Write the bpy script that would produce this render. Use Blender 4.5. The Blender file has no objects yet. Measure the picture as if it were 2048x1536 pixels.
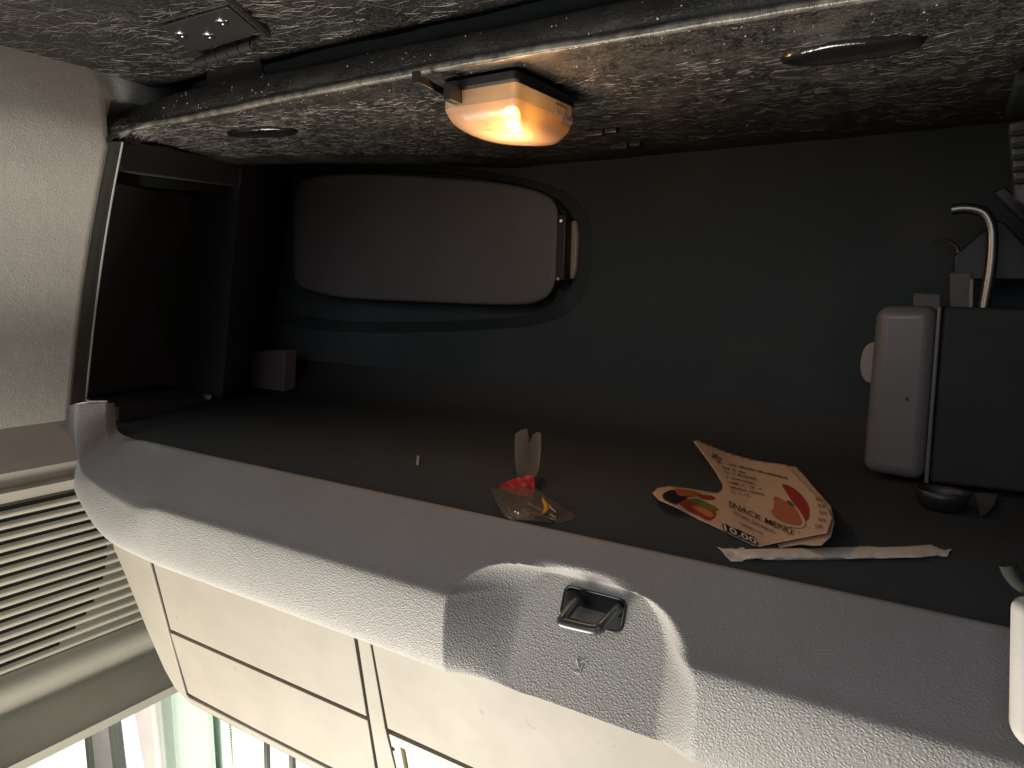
import bpy, bmesh, math, random
from mathutils import Vector, Matrix, noise
from mathutils.geometry import delaunay_2d_cdt
C = bpy.context.scene.collection
rnd = random.Random(7)
V = Vector

# ------------------------------------------------------------------ camera
F = 1420.0; PP = (1024.0, 768.0)            # focal length and centre in photo pixels (2048 x 1536)
_d1 = V((-1280-PP[0], 545-PP[1], F)); _d2 = V((1890-PP[0], 600-PP[1], F))
AX = (-_d1).normalized()                    # locker's length (to the right), in camera axes
AY = (_d2 - AX*_d2.dot(AX)).normalized()    # depth
AZ = -AX.cross(AY)
if AZ.y > 0: AZ = -AZ
def w(v): return V((AX.dot(v), AY.dot(v), AZ.dot(v)))
def ray(px, py): return w(V((px-PP[0], py-PP[1], F)))
cd = bpy.data.cameras.new('camera'); cam = bpy.data.objects.new('camera', cd); C.objects.link(cam)
cx, cy, cz = w(V((1, 0, 0))), w(V((0, -1, 0))), w(V((0, 0, -1)))
cam.matrix_world = Matrix(((cx.x, cy.x, cz.x, 0), (cx.y, cy.y, cz.y, 0), (cx.z, cy.z, cz.z, 0), (0, 0, 0, 1)))
cd.sensor_width = 36; cd.lens = 36*F/2048; cd.clip_start = 0.02; cd.clip_end = 100
bpy.context.scene.camera = cam

# ------------------------------------------------------------------ light
wd = bpy.data.worlds.new('World'); bpy.context.scene.world = wd; wd.use_nodes = True
bg = wd.node_tree.nodes['Background']; bg.inputs[0].default_value = (0.80, 0.87, 1.0, 1); bg.inputs[1].default_value = 0.12
def area(name, loc, tgt, sx, sy, power, col, spread=180):
    l = bpy.data.lights.new(name, 'AREA'); l.shape = 'RECTANGLE'; l.size = sx; l.size_y = sy
    l.energy = power; l.color = col; l.spread = math.radians(spread)
    o = bpy.data.objects.new(name, l); C.objects.link(o); o.location = loc
    o.rotation_euler = (V(tgt)-V(loc)).to_track_quat('-Z', 'Y').to_euler(); return o
area('window_light', (-0.84, -0.22, -1.10), (-0.20, 0.5, -0.25), 0.7, 0.40, 22, (1.0, 0.91, 0.79))
area('windscreen_light', (-0.62, -0.10, -1.35), (-.1, 0.6, 0.0), 0.7, 0.45, 19, (1.0, 0.93, 0.82))
area('cab_fill', (-0.3, -1.2, 0.5), (-0.3, 0.5, -0.1), 1.0, 0.8, 5.0, (0.92, 0.92, 1.0))
sc = bpy.context.scene
sc.view_settings.view_transform = 'Standard'; sc.view_settings.look = 'None'
sc.view_settings.exposure = 0.0; sc.view_settings.gamma = 1.0; sc.view_settings.use_curve_mapping = False
sc.render.engine = 'CYCLES'

# ------------------------------------------------------------------ helpers
def at(px, py, X=None, Y=None, Z=None):
    r = ray(px, py)
    k = X/r.x if X is not None else (Y/r.y if Y is not None else Z/r.z)
    return r*k
def atp(px, py, n, d):
    r = ray(px, py); return r*(d/n.dot(r))
def obj(name, vs, fs, mat, parent=None, smooth=True, label=None, cat=None, group=None, kind=None, bevel=0, solid=0, ang=35):
    me = bpy.data.meshes.new(name); me.from_pydata([tuple(v) for v in vs], [], fs); me.update()
    o = bpy.data.objects.new(name, me); C.objects.link(o)
    if mat: me.materials.append(mat)
    bm = bmesh.new(); bm.from_mesh(me)
    if not solid: bmesh.ops.recalc_face_normals(bm, faces=bm.faces)
    for f in bm.faces: f.smooth = smooth
    if smooth:
        for e in bm.edges:
            if len(e.link_faces) == 2 and e.calc_face_angle(0) > math.radians(ang): e.smooth = False
    bm.to_mesh(me); bm.free()
    if solid:
        m = o.modifiers.new('s', 'SOLIDIFY'); m.thickness = abs(solid); m.offset = -1 if solid > 0 else 1
    if bevel:
        m = o.modifiers.new('b', 'BEVEL'); m.width = bevel; m.segments = 3; m.limit_method = 'ANGLE'; m.angle_limit = math.radians(40)
    if parent: par(o, parent)
    tag(o, label, cat, group, kind); return o
def par(o, p):
    o.parent = p; o.matrix_parent_inverse = Matrix.Translation(p.location).inverted()
def tag(o, label=None, cat=None, group=None, kind=None):
    if label: o['label'] = label
    if cat: o['category'] = cat
    if group: o['group'] = group
    if kind: o['kind'] = kind
def thing(name, loc, label, cat, group=None):
    o = bpy.data.objects.new(name, None); o.empty_display_size = 0.02; C.objects.link(o); o.location = loc
    tag(o, label, cat, group); return o
def cat_(pts, n):
    """Catmull-Rom through pts (Vectors), n samples per segment"""
    P = [pts[0]*2-pts[1]] + list(pts) + [pts[-1]*2-pts[-2]]; out = []
    for i in range(1, len(P)-2):
        a, b, c, d = P[i-1], P[i], P[i+1], P[i+2]
        for k in range(n):
            t = k/n
            out.append(0.5*((2*b)+(c-a)*t+(2*a-5*b+4*c-d)*t*t+(3*b-a-3*c+d)*t**3))
    out.append(P[-2].copy()); return out
def resample(pts, n):
    L = [0]
    for a, b in zip(pts, pts[1:]): L.append(L[-1]+(b-a).length)
    out = []; j = 0
    for i in range(n):
        s = L[-1]*i/(n-1)
        while j < len(L)-2 and L[j+1] < s: j += 1
        t = (s-L[j])/max(L[j+1]-L[j], 1e-9); out.append(pts[j].lerp(pts[j+1], min(t, 1)))
    return out
def v2(l): return [V((a, b)) for a, b in l]
def chaikin(p, n=2, closed=True):
    for _ in range(n):
        q = []; m = len(p)
        for i in range(m if closed else m-1):
            a, b = p[i], p[(i+1) % m]; q += [a.lerp(b, .25), a.lerp(b, .75)]
        p = q
    return p
def grid(rows, closed=False):
    n = len(rows[0]); vs = [v for r in rows for v in r]; fs = []
    for i in range(len(rows)-1):
        for j in range(n if closed else n-1):
            k = (j+1) % n; fs.append((i*n+j, i*n+k, (i+1)*n+k, (i+1)*n+j))
    return vs, fs
def ring_solid(rings):
    """closed rings stacked, capped both ends"""
    vs, fs = grid(rings, True); n = len(rings[0]); m = len(rings)
    fs.append(tuple(range(n-1, -1, -1))); fs.append(tuple((m-1)*n+j for j in range(n))); return vs, fs
def prism(name, front, back_off, mat, parent=None, bevel=0, **k):
    """front: list of 3D points, extruded by back_off"""
    vs, fs = ring_solid([front, [p+V(back_off) for p in front]])
    return obj(name, vs, fs, mat, parent, bevel=bevel, **k)
def tubemesh(path, r, n=10, cap=True):
    rings = []; up = None
    for i, p in enumerate(path):
        t = (path[min(i+1, len(path)-1)]-path[max(i-1, 0)]).normalized()
        if up is None: up = t.orthogonal().normalized()
        up = (up-t*up.dot(t)).normalized(); s = t.cross(up)
        rr = r[i] if isinstance(r, (list, tuple)) else r
        rings.append([p+(up*math.cos(a)+s*math.sin(a))*rr for a in [2*math.pi*q/n for q in range(n)]])
    return ring_solid(rings) if cap else grid(rings, True)
def merge(parts):
    vs = []; fs = []
    for a, b in parts:
        k = len(vs); vs += list(a); fs += [tuple(i+k for i in f) for f in b]
    return vs, fs
def boxmesh(c, ex, ey, ez):
    """c centre, half-extent vectors"""
    c, ex, ey, ez = V(c), V(ex), V(ey), V(ez)
    vs = [c+ex*a+ey*b+ez*d for a in (-1, 1) for b in (-1, 1) for d in (-1, 1)]
    return vs, [(0, 1, 3, 2), (4, 6, 7, 5), (0, 4, 5, 1), (2, 3, 7, 6), (0, 2, 6, 4), (1, 5, 7, 3)]
def fillpx(poly, step=6, extra=()):
    """triangulate a pixel polygon with interior points"""
    poly = v2(poly); n = len(poly); pts = list(poly)
    dense = []
    for i in range(n):
        a, b = poly[i], poly[(i+1) % n]; m = max(1, int((b-a).length/step))
        dense += [a.lerp(b, k/m) for k in range(m)]
    n = len(dense); pts = list(dense)
    def inside(p):
        c = False
        for i in range(n):
            a, b = dense[i], dense[i-1]
            if (a.y > p.y) != (b.y > p.y) and p.x < (b.x-a.x)*(p.y-a.y)/(b.y-a.y)+a.x: c = not c
        return c
    xs = [p.x for p in dense]; ys = [p.y for p in dense]
    y = min(ys)+step*.5; r = 0
    while y < max(ys):
        x = min(xs)+step*.5+(step*.5 if r % 2 else 0)
        while x < max(xs):
            p = V((x+rnd.uniform(-.1, .1), y+rnd.uniform(-.1, .1)))
            if inside(p): pts.append(p)
            x += step
        y += step; r += 1
    vo, eo, fo, *_ = delaunay_2d_cdt(pts, [(i, (i+1) % n) for i in range(n)], [], 1, 1e-4)
    return [V(p) for p in vo], [tuple(f) for f in fo]

# ------------------------------------------------------------------ materials
def lin(h):
    def c(x):
        x /= 255; return x/12.92 if x <= .04045 else ((x+.055)/1.055)**2.4
    return (c(h[0]), c(h[1]), c(h[2]), 1)
class M:
    def __init__(s, name, col, rough=.5, spec=.5, metal=0):
        s.m = bpy.data.materials.new(name); s.m.use_nodes = True; s.t = s.m.node_tree; s.b = s.t.nodes['Principled BSDF']
        s.b.inputs['Base Color'].default_value = (*col[:3], 1); s.b.inputs['Roughness'].default_value = rough
        s.b.inputs['Specular IOR Level'].default_value = spec; s.b.inputs['Metallic'].default_value = metal
        s.col = col; s.tc = s.t.nodes.new('ShaderNodeTexCoord'); s.last = None
    def map(s, scale=(1, 1, 1), rot=(0, 0, 0)):
        n = s.t.nodes.new('ShaderNodeMapping'); n.inputs['Scale'].default_value = scale; n.inputs['Rotation'].default_value = rot
        s.t.links.new(s.tc.outputs['Object'], n.inputs[0]); return n.outputs[0]
    def noise(s, scale, detail=4, rough=.6, vec=None, dist=0):
        n = s.t.nodes.new('ShaderNodeTexNoise'); n.inputs['Scale'].default_value = scale; n.inputs['Detail'].default_value = detail
        n.inputs['Roughness'].default_value = rough; n.inputs['Distortion'].default_value = dist
        s.t.links.new(vec if vec else s.tc.outputs['Object'], n.inputs['Vector']); return n.outputs['Fac']
    def ramp(s, fac, stops):
        n = s.t.nodes.new('ShaderNodeValToRGB'); e = n.color_ramp.elements
        while len(e) < len(stops): e.new(.5)
        for q, (p, c) in zip(e, stops): q.position = p; q.color = c if len(c) == 4 else (*c, 1)
        s.t.links.new(fac, n.inputs[0]); return n.outputs[0]
    def color(s, out): s.t.links.new(out, s.b.inputs['Base Color']); return s
    def rough(s, fac, a, b):
        n = s.t.nodes.new('ShaderNodeMapRange'); n.inputs[3].default_value = a; n.inputs[4].default_value = b
        s.t.links.new(fac, n.inputs[0]); s.t.links.new(n.outputs[0], s.b.inputs['Roughness']); return s
    def bump(s, fac, dist, strength=1):
        n = s.t.nodes.new('ShaderNodeBump'); n.inputs['Distance'].default_value = dist; n.inputs['Strength'].default_value = strength
        s.t.links.new(fac, n.inputs['Height'])
        if s.last: s.t.links.new(s.last, n.inputs['Normal'])
        s.last = n.outputs[0]; s.t.links.new(s.last, s.b.inputs['Normal']); return s
    def voro(s, scale, vec=None, feat='DISTANCE_TO_EDGE'):
        n = s.t.nodes.new('ShaderNodeTexVoronoi'); n.feature = feat; n.inputs['Scale'].default_value = scale
        s.t.links.new(vec if vec else s.tc.outputs['Object'], n.inputs['Vector']); return n.outputs[0]
    def mix(s, a, b, fac, mode='MIX'):
        n = s.t.nodes.new('ShaderNodeMix'); n.data_type = 'RGBA'; n.blend_type = mode
        for sock, v in ((n.inputs[6], a), (n.inputs[7], b)):
            if isinstance(v, tuple): sock.default_value = (*v[:3], 1)
            else: s.t.links.new(v, sock)
        if isinstance(fac, float): n.inputs[0].default_value = fac
        else: s.t.links.new(fac, n.inputs[0])
        return n.outputs[2]
    def distort(s, scale, amt, vec=None):
        n = s.t.nodes.new('ShaderNodeTexNoise'); n.inputs['Scale'].default_value = scale; n.inputs['Detail'].default_value = 2
        src = vec if vec else s.tc.outputs['Object']; s.t.links.new(src, n.inputs['Vector'])
        a = s.t.nodes.new('ShaderNodeVectorMath'); a.operation = 'MULTIPLY_ADD'; a.inputs[1].default_value = (amt,)*3
        s.t.links.new(n.outputs['Color'], a.inputs[0]); s.t.links.new(src, a.inputs[2]); return a.outputs[0]

def leather(name, col, sc=370, dep=.00034):
    m = M(name, col, .55, .4)
    v = m.distort(160, .003, m.map((1, 1.15, 1.15)))
    e = m.voro(sc, v); r = m.ramp(e, [(0, (0, 0, 0)), (.38, (1, 1, 1))])
    m.bump(r, dep, .9).bump(m.noise(900, 2), .00008, .6)
    base = m.ramp(m.noise(6, 5, .65), [(.3, tuple(c*.88 for c in col)), (.7, tuple(c*1.07 for c in col))])
    m.color(m.mix(base, tuple(c*1.5 for c in col), m.ramp(m.noise(150, 3, .7), [(.70, (0, 0, 0)), (.76, (.5, .5, .5))])))
    m.rough(m.noise(9, 4), .45, .66)
    return m.m
grey_grain = leather('grained_grey_plastic', (.315, .31, .295))
def smooth_plastic(name, col, rough=.5, b=.00005, sc=700, spec=.4):
    m = M(name, col, rough, spec)
    m.bump(m.noise(sc, 3), b, .7)
    base = m.ramp(m.noise(14, 5, .65), [(.3, tuple(c*.90 for c in col)), (.7, tuple(c*1.05 for c in col))])
    m.color(m.mix(base, tuple(c*.72 for c in col), m.ramp(m.noise(85, 2, .6), [(.70, (0, 0, 0)), (.77, (.7, .7, .7))])))
    m.rough(m.noise(20, 4), max(.05, rough-.06), rough+.1)
    return m.m
cream = smooth_plastic('cream_fascia', (.265, .245, .203), .55, .00009, 420)
sidetrim = smooth_plastic('side_trim', (.46, .44, .36), .6, .00010, 500)
bezelm = smooth_plastic('grey_bezel', (.17, .18, .175), .55, .00006)
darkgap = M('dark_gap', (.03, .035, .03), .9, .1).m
nichem = smooth_plastic('dark_liner', (.058, .057, .066), .38, .00010, 500, .4)
padm = smooth_plastic('hatch_grey', (.115, .112, .110), .6, .00008, 600)
blackp = smooth_plastic('black_plastic', (.018, .018, .018), .4)
satin = smooth_plastic('satin_black_lid', (.17, .162, .155), .30, .00003, 800, .6)
boxm = smooth_plastic('box_body', (.028, .032, .032), .7, .00006)
metal = M('bent_steel', (.35, .32, .29), .32, .5, 1).m
hingem = smooth_plastic('hinge_black', (.022, .022, .022), .35, .00003, 900, .6)
screwm = M('screw_steel', (.42, .42, .42), .28, .5, 1).m
lightlatch = smooth_plastic('light_latch', (.30, .275, .25), .5)

def carpetmat():
    m = M('charcoal_carpet', (.022, .024, .024), .95, .15)
    m.color(m.ramp(m.noise(900, 3, .8), [(.35, (.033, .036, .036)), (.62, (.068, .072, .071)), (.80, (.14, .14, .13))]))
    m.bump(m.noise(1100, 4, .8), .0006, .8); m.bump(m.noise(30, 3), .001, .4); return m.m
carpet = carpetmat()
def wallcarpet():
    m = M('dark_wall_felt', (.03, .04, .04), .95, .1)
    m.color(m.mix(m.ramp(m.noise(700, 3, .8), [(.35, (.034, .044, .048)), (.7, (.068, .086, .092))]), (.075, .082, .086), m.ramp(m.noise(5, 4), [(.5, (0, 0, 0)), (.8, (1, 1, 1))])))
    m.bump(m.noise(800, 4, .8), .0008, .8).bump(m.noise(12, 3), .004, .4); return m.m
wallfelt = wallcarpet()
def feltmat(name="pressed_fibre_black", ta=0.0, fc=(.19, .182, .165), dm=.075):
    """black pressed-fibre shelf: glossy, with fibre glints put into a pale colour, and dust lying in it"""
    m = M(name, (.02, .02, .02), .38, .6)
    fib = None
    for k, (rz, sx, th) in enumerate([(.05, 1, .645), (.45, 1, .655), (-.4, 1, .655), (.95, 1, .665), (-1.0, 1, .665), (1.5, 1, .68)]):
        v0 = m.distort(9, .012, m.map((1, 1, 1), (0, 0, rz)))
        mp = m.t.nodes.new('ShaderNodeMapping'); mp.inputs['Scale'].default_value = (110, 1700, 1700); mp.inputs['Location'].default_value = (k*3.1, k*7.7, k*1.3)
        m.t.links.new(v0, mp.inputs[0]); v = mp.outputs[0]
        r = m.ramp(m.noise(1, 1, .5, v), [(th+ta, (0, 0, 0)), (th+ta+.06, (1, 1, 1))])
        fib = r if fib is None else m.mix(fib, r, 1.0, 'LIGHTEN')
    dust = m.ramp(m.noise(22, 6, .7), [(.46, (.007, .0065, .006)), (.78, (dm, dm*.92, dm*.78))])
    m.color(m.mix(dust, fc, m.mix((0, 0, 0), fib, .75)))  # glints of the fibres go into the base colour, over real dust
    m.rough(m.noise(45, 4), .26, .55)
    m.bump(m.noise(70, 3), .0007, .5); m.bump(m.noise(650, 4, .7), .0006, .8); m.bump(fib, .0002, .8); return m.m
felt = feltmat()
felt_dark = feltmat('pressed_fibre_dark', .03, (.16, .15, .13), .022)
fibm = M('glint_fibre', (.27, .255, .23), .35, .6).m  # pale tone stands in for the fibres' glints
def fabric(name, col):
    m = M(name, col, .95, .1)
    m.color(m.ramp(m.noise(600, 3, .7), [(.3, tuple(c*.85 for c in col)), (.7, tuple(c*1.1 for c in col))]))
    m.bump(m.noise(500, 4, .8), .0012, 1).bump(m.noise(14, 3), .006, .4); return m.m
liner = fabric('headliner_fabric', (.50, .485, .445))
mint = fabric('curtain_cloth', (.55, .68, .60))
mintl = fabric('curtain_cloth_light', (.75, .88, .78))
frame_m = smooth_plastic('door_frame_grey', (.68, .65, .62), .5)

# ------------------------------------------------------------------ storage locker: floor, walls
fl_y0, fl_z = .512, -.200
obj('floor', *grid([[V((x, y, fl_z)) for x in (-1.25, -.6, 0, .6)] for y in (.505, .75, .90)]+[[V((x, y, z)) for x in (-1.25, -.6, 0, .6)] for y, z in ((.935, -.1985), (.962, -.193), (.985, -.182), (1.0, -.166), (1.010, -.145), (1.0125, -.12))]), carpet, smooth=True, kind='structure', solid=.01)
obj('back_wall', *grid([[V((x, 1.02, z)) for x in (-1.35, -.5, .6)] for z in (-.21, .0, .34)]), wallfelt, smooth=False, kind='structure', solid=-.01)

locker = thing('storage_locker', V((-.4, .5, -.3)), 'long grey storage locker with grained front lip, seen open below the black shelf', 'storage locker')

def rowpx(l, n=8, **k): return cat_([at(x, y, **k) for x, y in l], n)
# slim bezel on the left edge of the opening
inner = rowpx([(247, 284), (226, 395), (206, 520), (188, 660), (173, 803)], Y=.535)
outer = rowpx([(214, 284), (191, 400), (166, 550), (149, 700), (138, 812)], Y=.500)
midr = [a.lerp(b, .5)+V((0, -.004, 0)) for a, b in zip(outer, inner)]
lip_in = [p+V((-.004, .001, 0)) for p in inner]
obj('edge_frame', *grid([[p+V((-.02, .004, 0)) for p in outer], outer, midr, inner, lip_in, [p+V((-.002, .003, 0)) for p in lip_in]]), bezelm, locker, ang=60)
edge = [p+V((.000, -.0025, 0)) for p in inner]
obj('edge_bead', *tubemesh(edge, .0024, 8), M('bead', (.8, .8, .75), .35).m, locker)
obj('edge_bead', *tubemesh([at(172, 803, Y=.53), at(214, 803, Y=.535)], .0014, 8), bpy.data.materials['bead'], locker)
# end wall with the shallow niche
a = rowpx([(235, 366), (222, 430), (203, 560), (186, 690), (174, 792)], Y=.542)
b = rowpx([(391, 386), (388, 450), (379, 560), (370, 680), (364, 776)], Y=.80)
b2 = rowpx([(399, 386), (396, 450), (387, 560), (378, 680), (376, 780)], Y=.80)
c = rowpx([(484, 326), (471, 450), (462, 560), (452, 690), (443, 792)], Y=.80)
d = rowpx([(490, 326), (477, 450), (468, 560), (458, 690), (449, 792)], Y=.83)
e = rowpx([(590, 330), (575, 450), (560, 560), (540, 690), (520, 800)], Y=1.02)
obj('side_wall', *grid([[p+V((-.01, 0, 0)) for p in a], a, [x.lerp(y, .5)+V((-.03, .01, 0)) for x, y in zip(a, b)], b, b2, c, d, e]), nichem, locker, solid=-.004, ang=50)
top = [at(243, 278, Y=.55), at(486, 326, Y=.81), at(482, 374, Y=.805), at(240, 342, Y=.545)]
prism('niche_header', top, (-.012, .004, 0), nichem, locker, bevel=.002)
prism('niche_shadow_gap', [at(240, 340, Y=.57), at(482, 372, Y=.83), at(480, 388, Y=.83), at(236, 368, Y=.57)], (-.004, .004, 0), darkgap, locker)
prism('side_gap_sheet', [p+V((-.05, 0, 0)) for p in (at(243, 284, Y=.56), at(486, 330, Y=.87), at(449, 805, Y=.87), at(174, 806, Y=.56))], (-.01, 0, 0), darkgap, locker)  # added dark sheet, keeps sky from showing through the wall gaps
prism('niche_sill', [at(176, 796, Y=.545), at(375, 779, Y=.80), at(450, 797, Y=.83), at(236, 815, Y=.56)], (0, .0, -.02), nichem, locker, bevel=.001)
prism('floor_bracket', [at(x, y, Y=.93) for x, y in ((503, 702), (570, 701), (566, 798), (500, 790))], (0, .03, 0), padm, locker, bevel=.002)

# hatch cover on the back wall
hp = chaikin(v2([(583, 362), (640, 347), (740, 345), (860, 352), (990, 362), (1075, 378), (1120, 402), (1122, 480), (1116, 575), (1085, 608), (1010, 613), (850, 606), (680, 599), (610, 582), (583, 568), (583, 460)]), 3)
cen = sum(hp, V((0, 0)))/len(hp)
hatch = thing('hatch_cover', at(850, 480, Y=.98), 'grey rounded hatch cover on the dark back wall of the locker', 'hatch cover')
def ringpx(poly, k, Y): return [at(cen.x+(p.x-cen.x)*k, cen.y+(p.y-cen.y)*k, Y=Y) for p in poly]
obj('cover_panel', *ring_solid([ringpx(hp, .99, 1.015), ringpx(hp, .992, .975), ringpx(hp, .985, .968), ringpx(hp, .965, .965), ringpx(hp, .93, .9645)]), padm, hatch, ang=50)
sp = chaikin(v2([(470, 345), (640, 322), (900, 328), (1120, 365), (1190, 430), (1190, 560), (1140, 650), (900, 668), (640, 668), (520, 640), (465, 560)]), 3)
sc_ = [V((cen.x+(p.x-cen.x)*.90, cen.y+(p.y-cen.y)*.90)) for p in sp]
o1 = [at(p.x, p.y, Y=1.012) for p in sp]; o2 = [at(p.x, p.y, Y=.995) for p in sc_]; o3 = [at(cen.x+(p.x-cen.x)*.96, cen.y+(p.y-cen.y)*.96, Y=1.016) for p in sc_]
obj('surround', *grid([o1, o2, o3], True), wallfelt, hatch)
lt = thing('hatch_latch', at(1135, 500, Y=.965), 'dark latch with a pale bar at the right end of the grey hatch', 'latch')
prism('latch_base', [at(x, y, Y=.962) for x, y in ((1114, 428), (1132, 428), (1128, 562), (1110, 562))], (0, .02, 0), blackp, lt, bevel=.002)
prism('latch_bar', [at(x, y, Y=.985) for x, y in chaikin(v2([(1138, 440), (1156, 442), (1151, 558), (1132, 558)]), 1)], (0, .012, 0), lightlatch, lt, bevel=.003)
for y in (442, 558):
    obj('rivet', *tubemesh([at(1122 if y < 500 else 1116, y, Y=.954), at(1122 if y < 500 else 1116, y, Y=.96)], .0022, 10), screwm, lt)

# ------------------------------------------------------------------ front lip with its recess
stations = [  # E00, E0, E1, E2 in photo pixels for the rounded left end
    [(229, 806), (213, 806), (152, 808), (138, 812)],
    [(231, 838), (214, 843), (150, 868), (136, 868)],
    [(240, 866), (226, 884), (158, 930), (139, 932)],
    [(275, 879), (262, 898), (186, 962), (150, 992)],
    [(350, 896), (342, 916), (262, 1008), (205, 1078)]]
YS = (.512, .498, .442, .437)
ref = [(.512, -.199), (.500, -.1935), (.490, -.1975), (.449, -.2355), (.4375, -.252), (.4370, -.306), (.4620, -.3145)]
def seven(st, ys):
    P = [at(*q, Y=y) for q, y in zip(st, ys)]
    return [P[0], P[1], P[1].lerp(P[2], .2), P[1].lerp(P[2], .86), P[2].lerp(P[3], .2), P[2].lerp(P[3], .92), P[3]+V((.0, .022, -.003))]
cols7 = []
for i, st in enumerate(stations):
    cols7.append(seven(st, [YS[0], YS[1], YS[2]+.02*(4-i)/4, YS[3]+.03*(4-i)/4]))
for i_, xs_ in ((3, -.865), (4, -.795)):
    cols7[i_][0] = V((xs_, .512, -.199)); cols7[i_][1] = V((xs_, .500, -.1935)); cols7[i_][2] = cols7[i_][1].lerp(cols7[i_][3], .22)
cols7.append([V((-.735, y, z)) for y, z in ref])
rails = [cat_([c_[k] for c_ in cols7], 8) for k in range(7)]       # left end, smooth along the rails
cols = [[rails[k][j] for k in range(7)] for j in range(len(rails[0]))]
x = -.735; XL0 = at(888, 1290, Y=.437).x; XR0 = at(1378, 1420, Y=.437).x
while x < .45:
    x += .0013 if XL0-.02 < x < XR0+.02 else .006
    cols.append([V((x, y, z)) for y, z in ref])
def sst(t): t = max(0, min(1, t)); return t*t*(3-2*t)
ZT = -.2165
pk = at(1187, 1216, Y=.482)
def recess(p):
    if p.x < XL0-.02 or p.x > XR0+.03: return p
    dz = ZT-p.z                                    # distance below the recess's top edge
    if dz < -.008: return p
    rl, rr = .034, .050
    xl = XL0 + (rl-math.sqrt(max(0, rl*rl-max(0, rl-dz)**2)))*1.6
    xr = XR0 - (rr-math.sqrt(max(0, rr*rr-max(0, rr-dz)**2)))*1.15
    ml = 1-(1-min(1, max(0, (p.x-xl)/.050)))**1.5
    mr = sst((xr+.006-p.x)/.037); mt = sst((dz+.008)/.017)
    yr = .4905 - (p.z+.215)*(-.470)                # the recess floor leans out towards its foot
    yr = .4915 + (p.z+.215)*.385
    dep = max(0, yr-p.y)
    q = p.copy(); q.y += dep*ml*mr*mt
    if abs(q.x-pk.x) < .0245 and abs(q.z-pk.z+(q.x-pk.x)*-.0) < .0105: q.y += .02*mt
    return q
rows = []
for c_ in cols:
    prof = resample(cat_(c_, 10), 110)
    rows.append([recess(p) for p in prof])
obj('front_lip', *grid(rows), grey_grain, locker, ang=65)
# pocket and striker loop in the recess
n_r = V((0, -.933, .36)).normalized()
def rr_ring(c, hx, hz, r, off, n=8):
    out = []
    ux = V((1, 0, 0)); uz = ux.cross(n_r); uz = uz if uz.z > 0 else -uz
    for (sx, sz, a0) in ((1, 1, 0), (-1, 1, 90), (-1, -1, 180), (1, -1, 270)):
        for k in range(n+1):
            a_ = math.radians(a0+90*k/n)
            out.append(c+ux*(sx*(hx-r)+math.cos(a_)*r)+uz*(sz*(hz-r)+math.sin(a_)*r)+n_r*off)
    return out
pk = V((pk.x, .4915+(pk.z+.215)*.385, pk.z))
cup = [rr_ring(pk, .0272, .0130, .0065, .0004), rr_ring(pk, .0262, .0122, .006, .0016), rr_ring(pk, .0252, .0114, .0055, .0010), rr_ring(pk, .0245, .0108, .005, -.018)]
vs, fs = grid(cup, True); n_ = len(cup[0]); fs.append(tuple(3*n_+j for j in range(n_)))
obj('latch_pocket', vs, fs, smooth_plastic('pocket', (.02, .024, .023), .6), locker)
strike = thing('striker_loop', pk, 'dark steel striker loop standing out of the pocket in the recessed lip', 'latch striker')
def onr(px, py, off):      # a point on the recess plane raised by off
    n = n_r; d_ = n.dot(pk)+off; return atp(px, py, n, d_)
lp = [onr(1160, 1200, -.006), onr(1150, 1206, .006), onr(1127, 1236, .022), onr(1124, 1241, .0235), onr(1128, 1246, .024), onr(1180, 1258, .024), onr(1196, 1258, .023), onr(1204, 1252, .021), onr(1232, 1222, .006), onr(1238, 1214, -.006)]
obj('loop', *tubemesh(cat_(lp, 5),   .0040, 12), M('loop_steel', (.045, .05, .05), .32, .8).m, strike)
obj('scuff_mark', *merge([tubemesh([onr(x0, y0, .0006), onr(x1, y1, .0006)], .0004, 6) for x0, y0, x1, y1 in ((1153, 1318, 1158, 1338), (1160, 1325, 1168, 1320), (1148, 1343, 1160, 1348), (1164, 1332, 1160, 1344))]), M('scuff', (.6, .58, .5), .7).m, locker)

# ------------------------------------------------------------------ fascia below the lip
nP = V((0, 1, .2)).normalized(); dP = nP.dot(V((0, .459, -.315)))
def fp(l, off=0): return [atp(x, y, nP, dP+off) for x, y in l]
fas = thing('fascia_panel', V((-.4, .45, -.35)), 'smooth cream fascia with narrow dark seams, directly below the grained lip', 'fascia panel')
prism('backing', fp([(262, 1050), (303, 1100), (345, 1260), (382, 1388), (660, 1534), (1000, 1712), (2200, 2250), (2200, 1850), (1332, 1535), (1042, 1410), (885, 1384), (700, 1290), (600, 1240)], .008), (0, .02, 0), darkgap, fas)  # dark sheet stands in for the shade inside the seams
strip = v2([(214, 1050), (226, 1094), (254, 1161), (295, 1264), (328, 1339), (350, 1378), (378, 1406), (444, 1442), (513, 1477), (1000, 1735), (1000, 1712), (513, 1464), (378, 1395), (371, 1388), (336, 1262), (298, 1120), (285, 1080)])
prism('side_strip', fp(strip), (0, .03, 0), cream, fas, bevel=.002)
obj('side_return', *grid([fp([(p.x, p.y) for p in strip[:10]], k) for k in (.0015, .006, .03, .07)][0:0] or [
    [p+V(o) for p in fp([(q.x, q.y) for q in strip[:10]])] for o in ((.004, .0005, 0), (-.002, .003, 0), (-.005, .012, 0), (-.006, .06, 0))]), sidetrim, fas, ang=70)
prism('upper_door', fp([(298, 1095), (341, 1259), (733, 1433), (705, 1258), (500, 1150)]), (0, .012, 0), cream, fas, bevel=.0008)
prism('lower_door', fp([(340, 1265), (376, 1386), (384, 1391), (513, 1459), (757, 1582), (735, 1441)]), (0, .012, 0), cream, fas, bevel=.0008)
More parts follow.
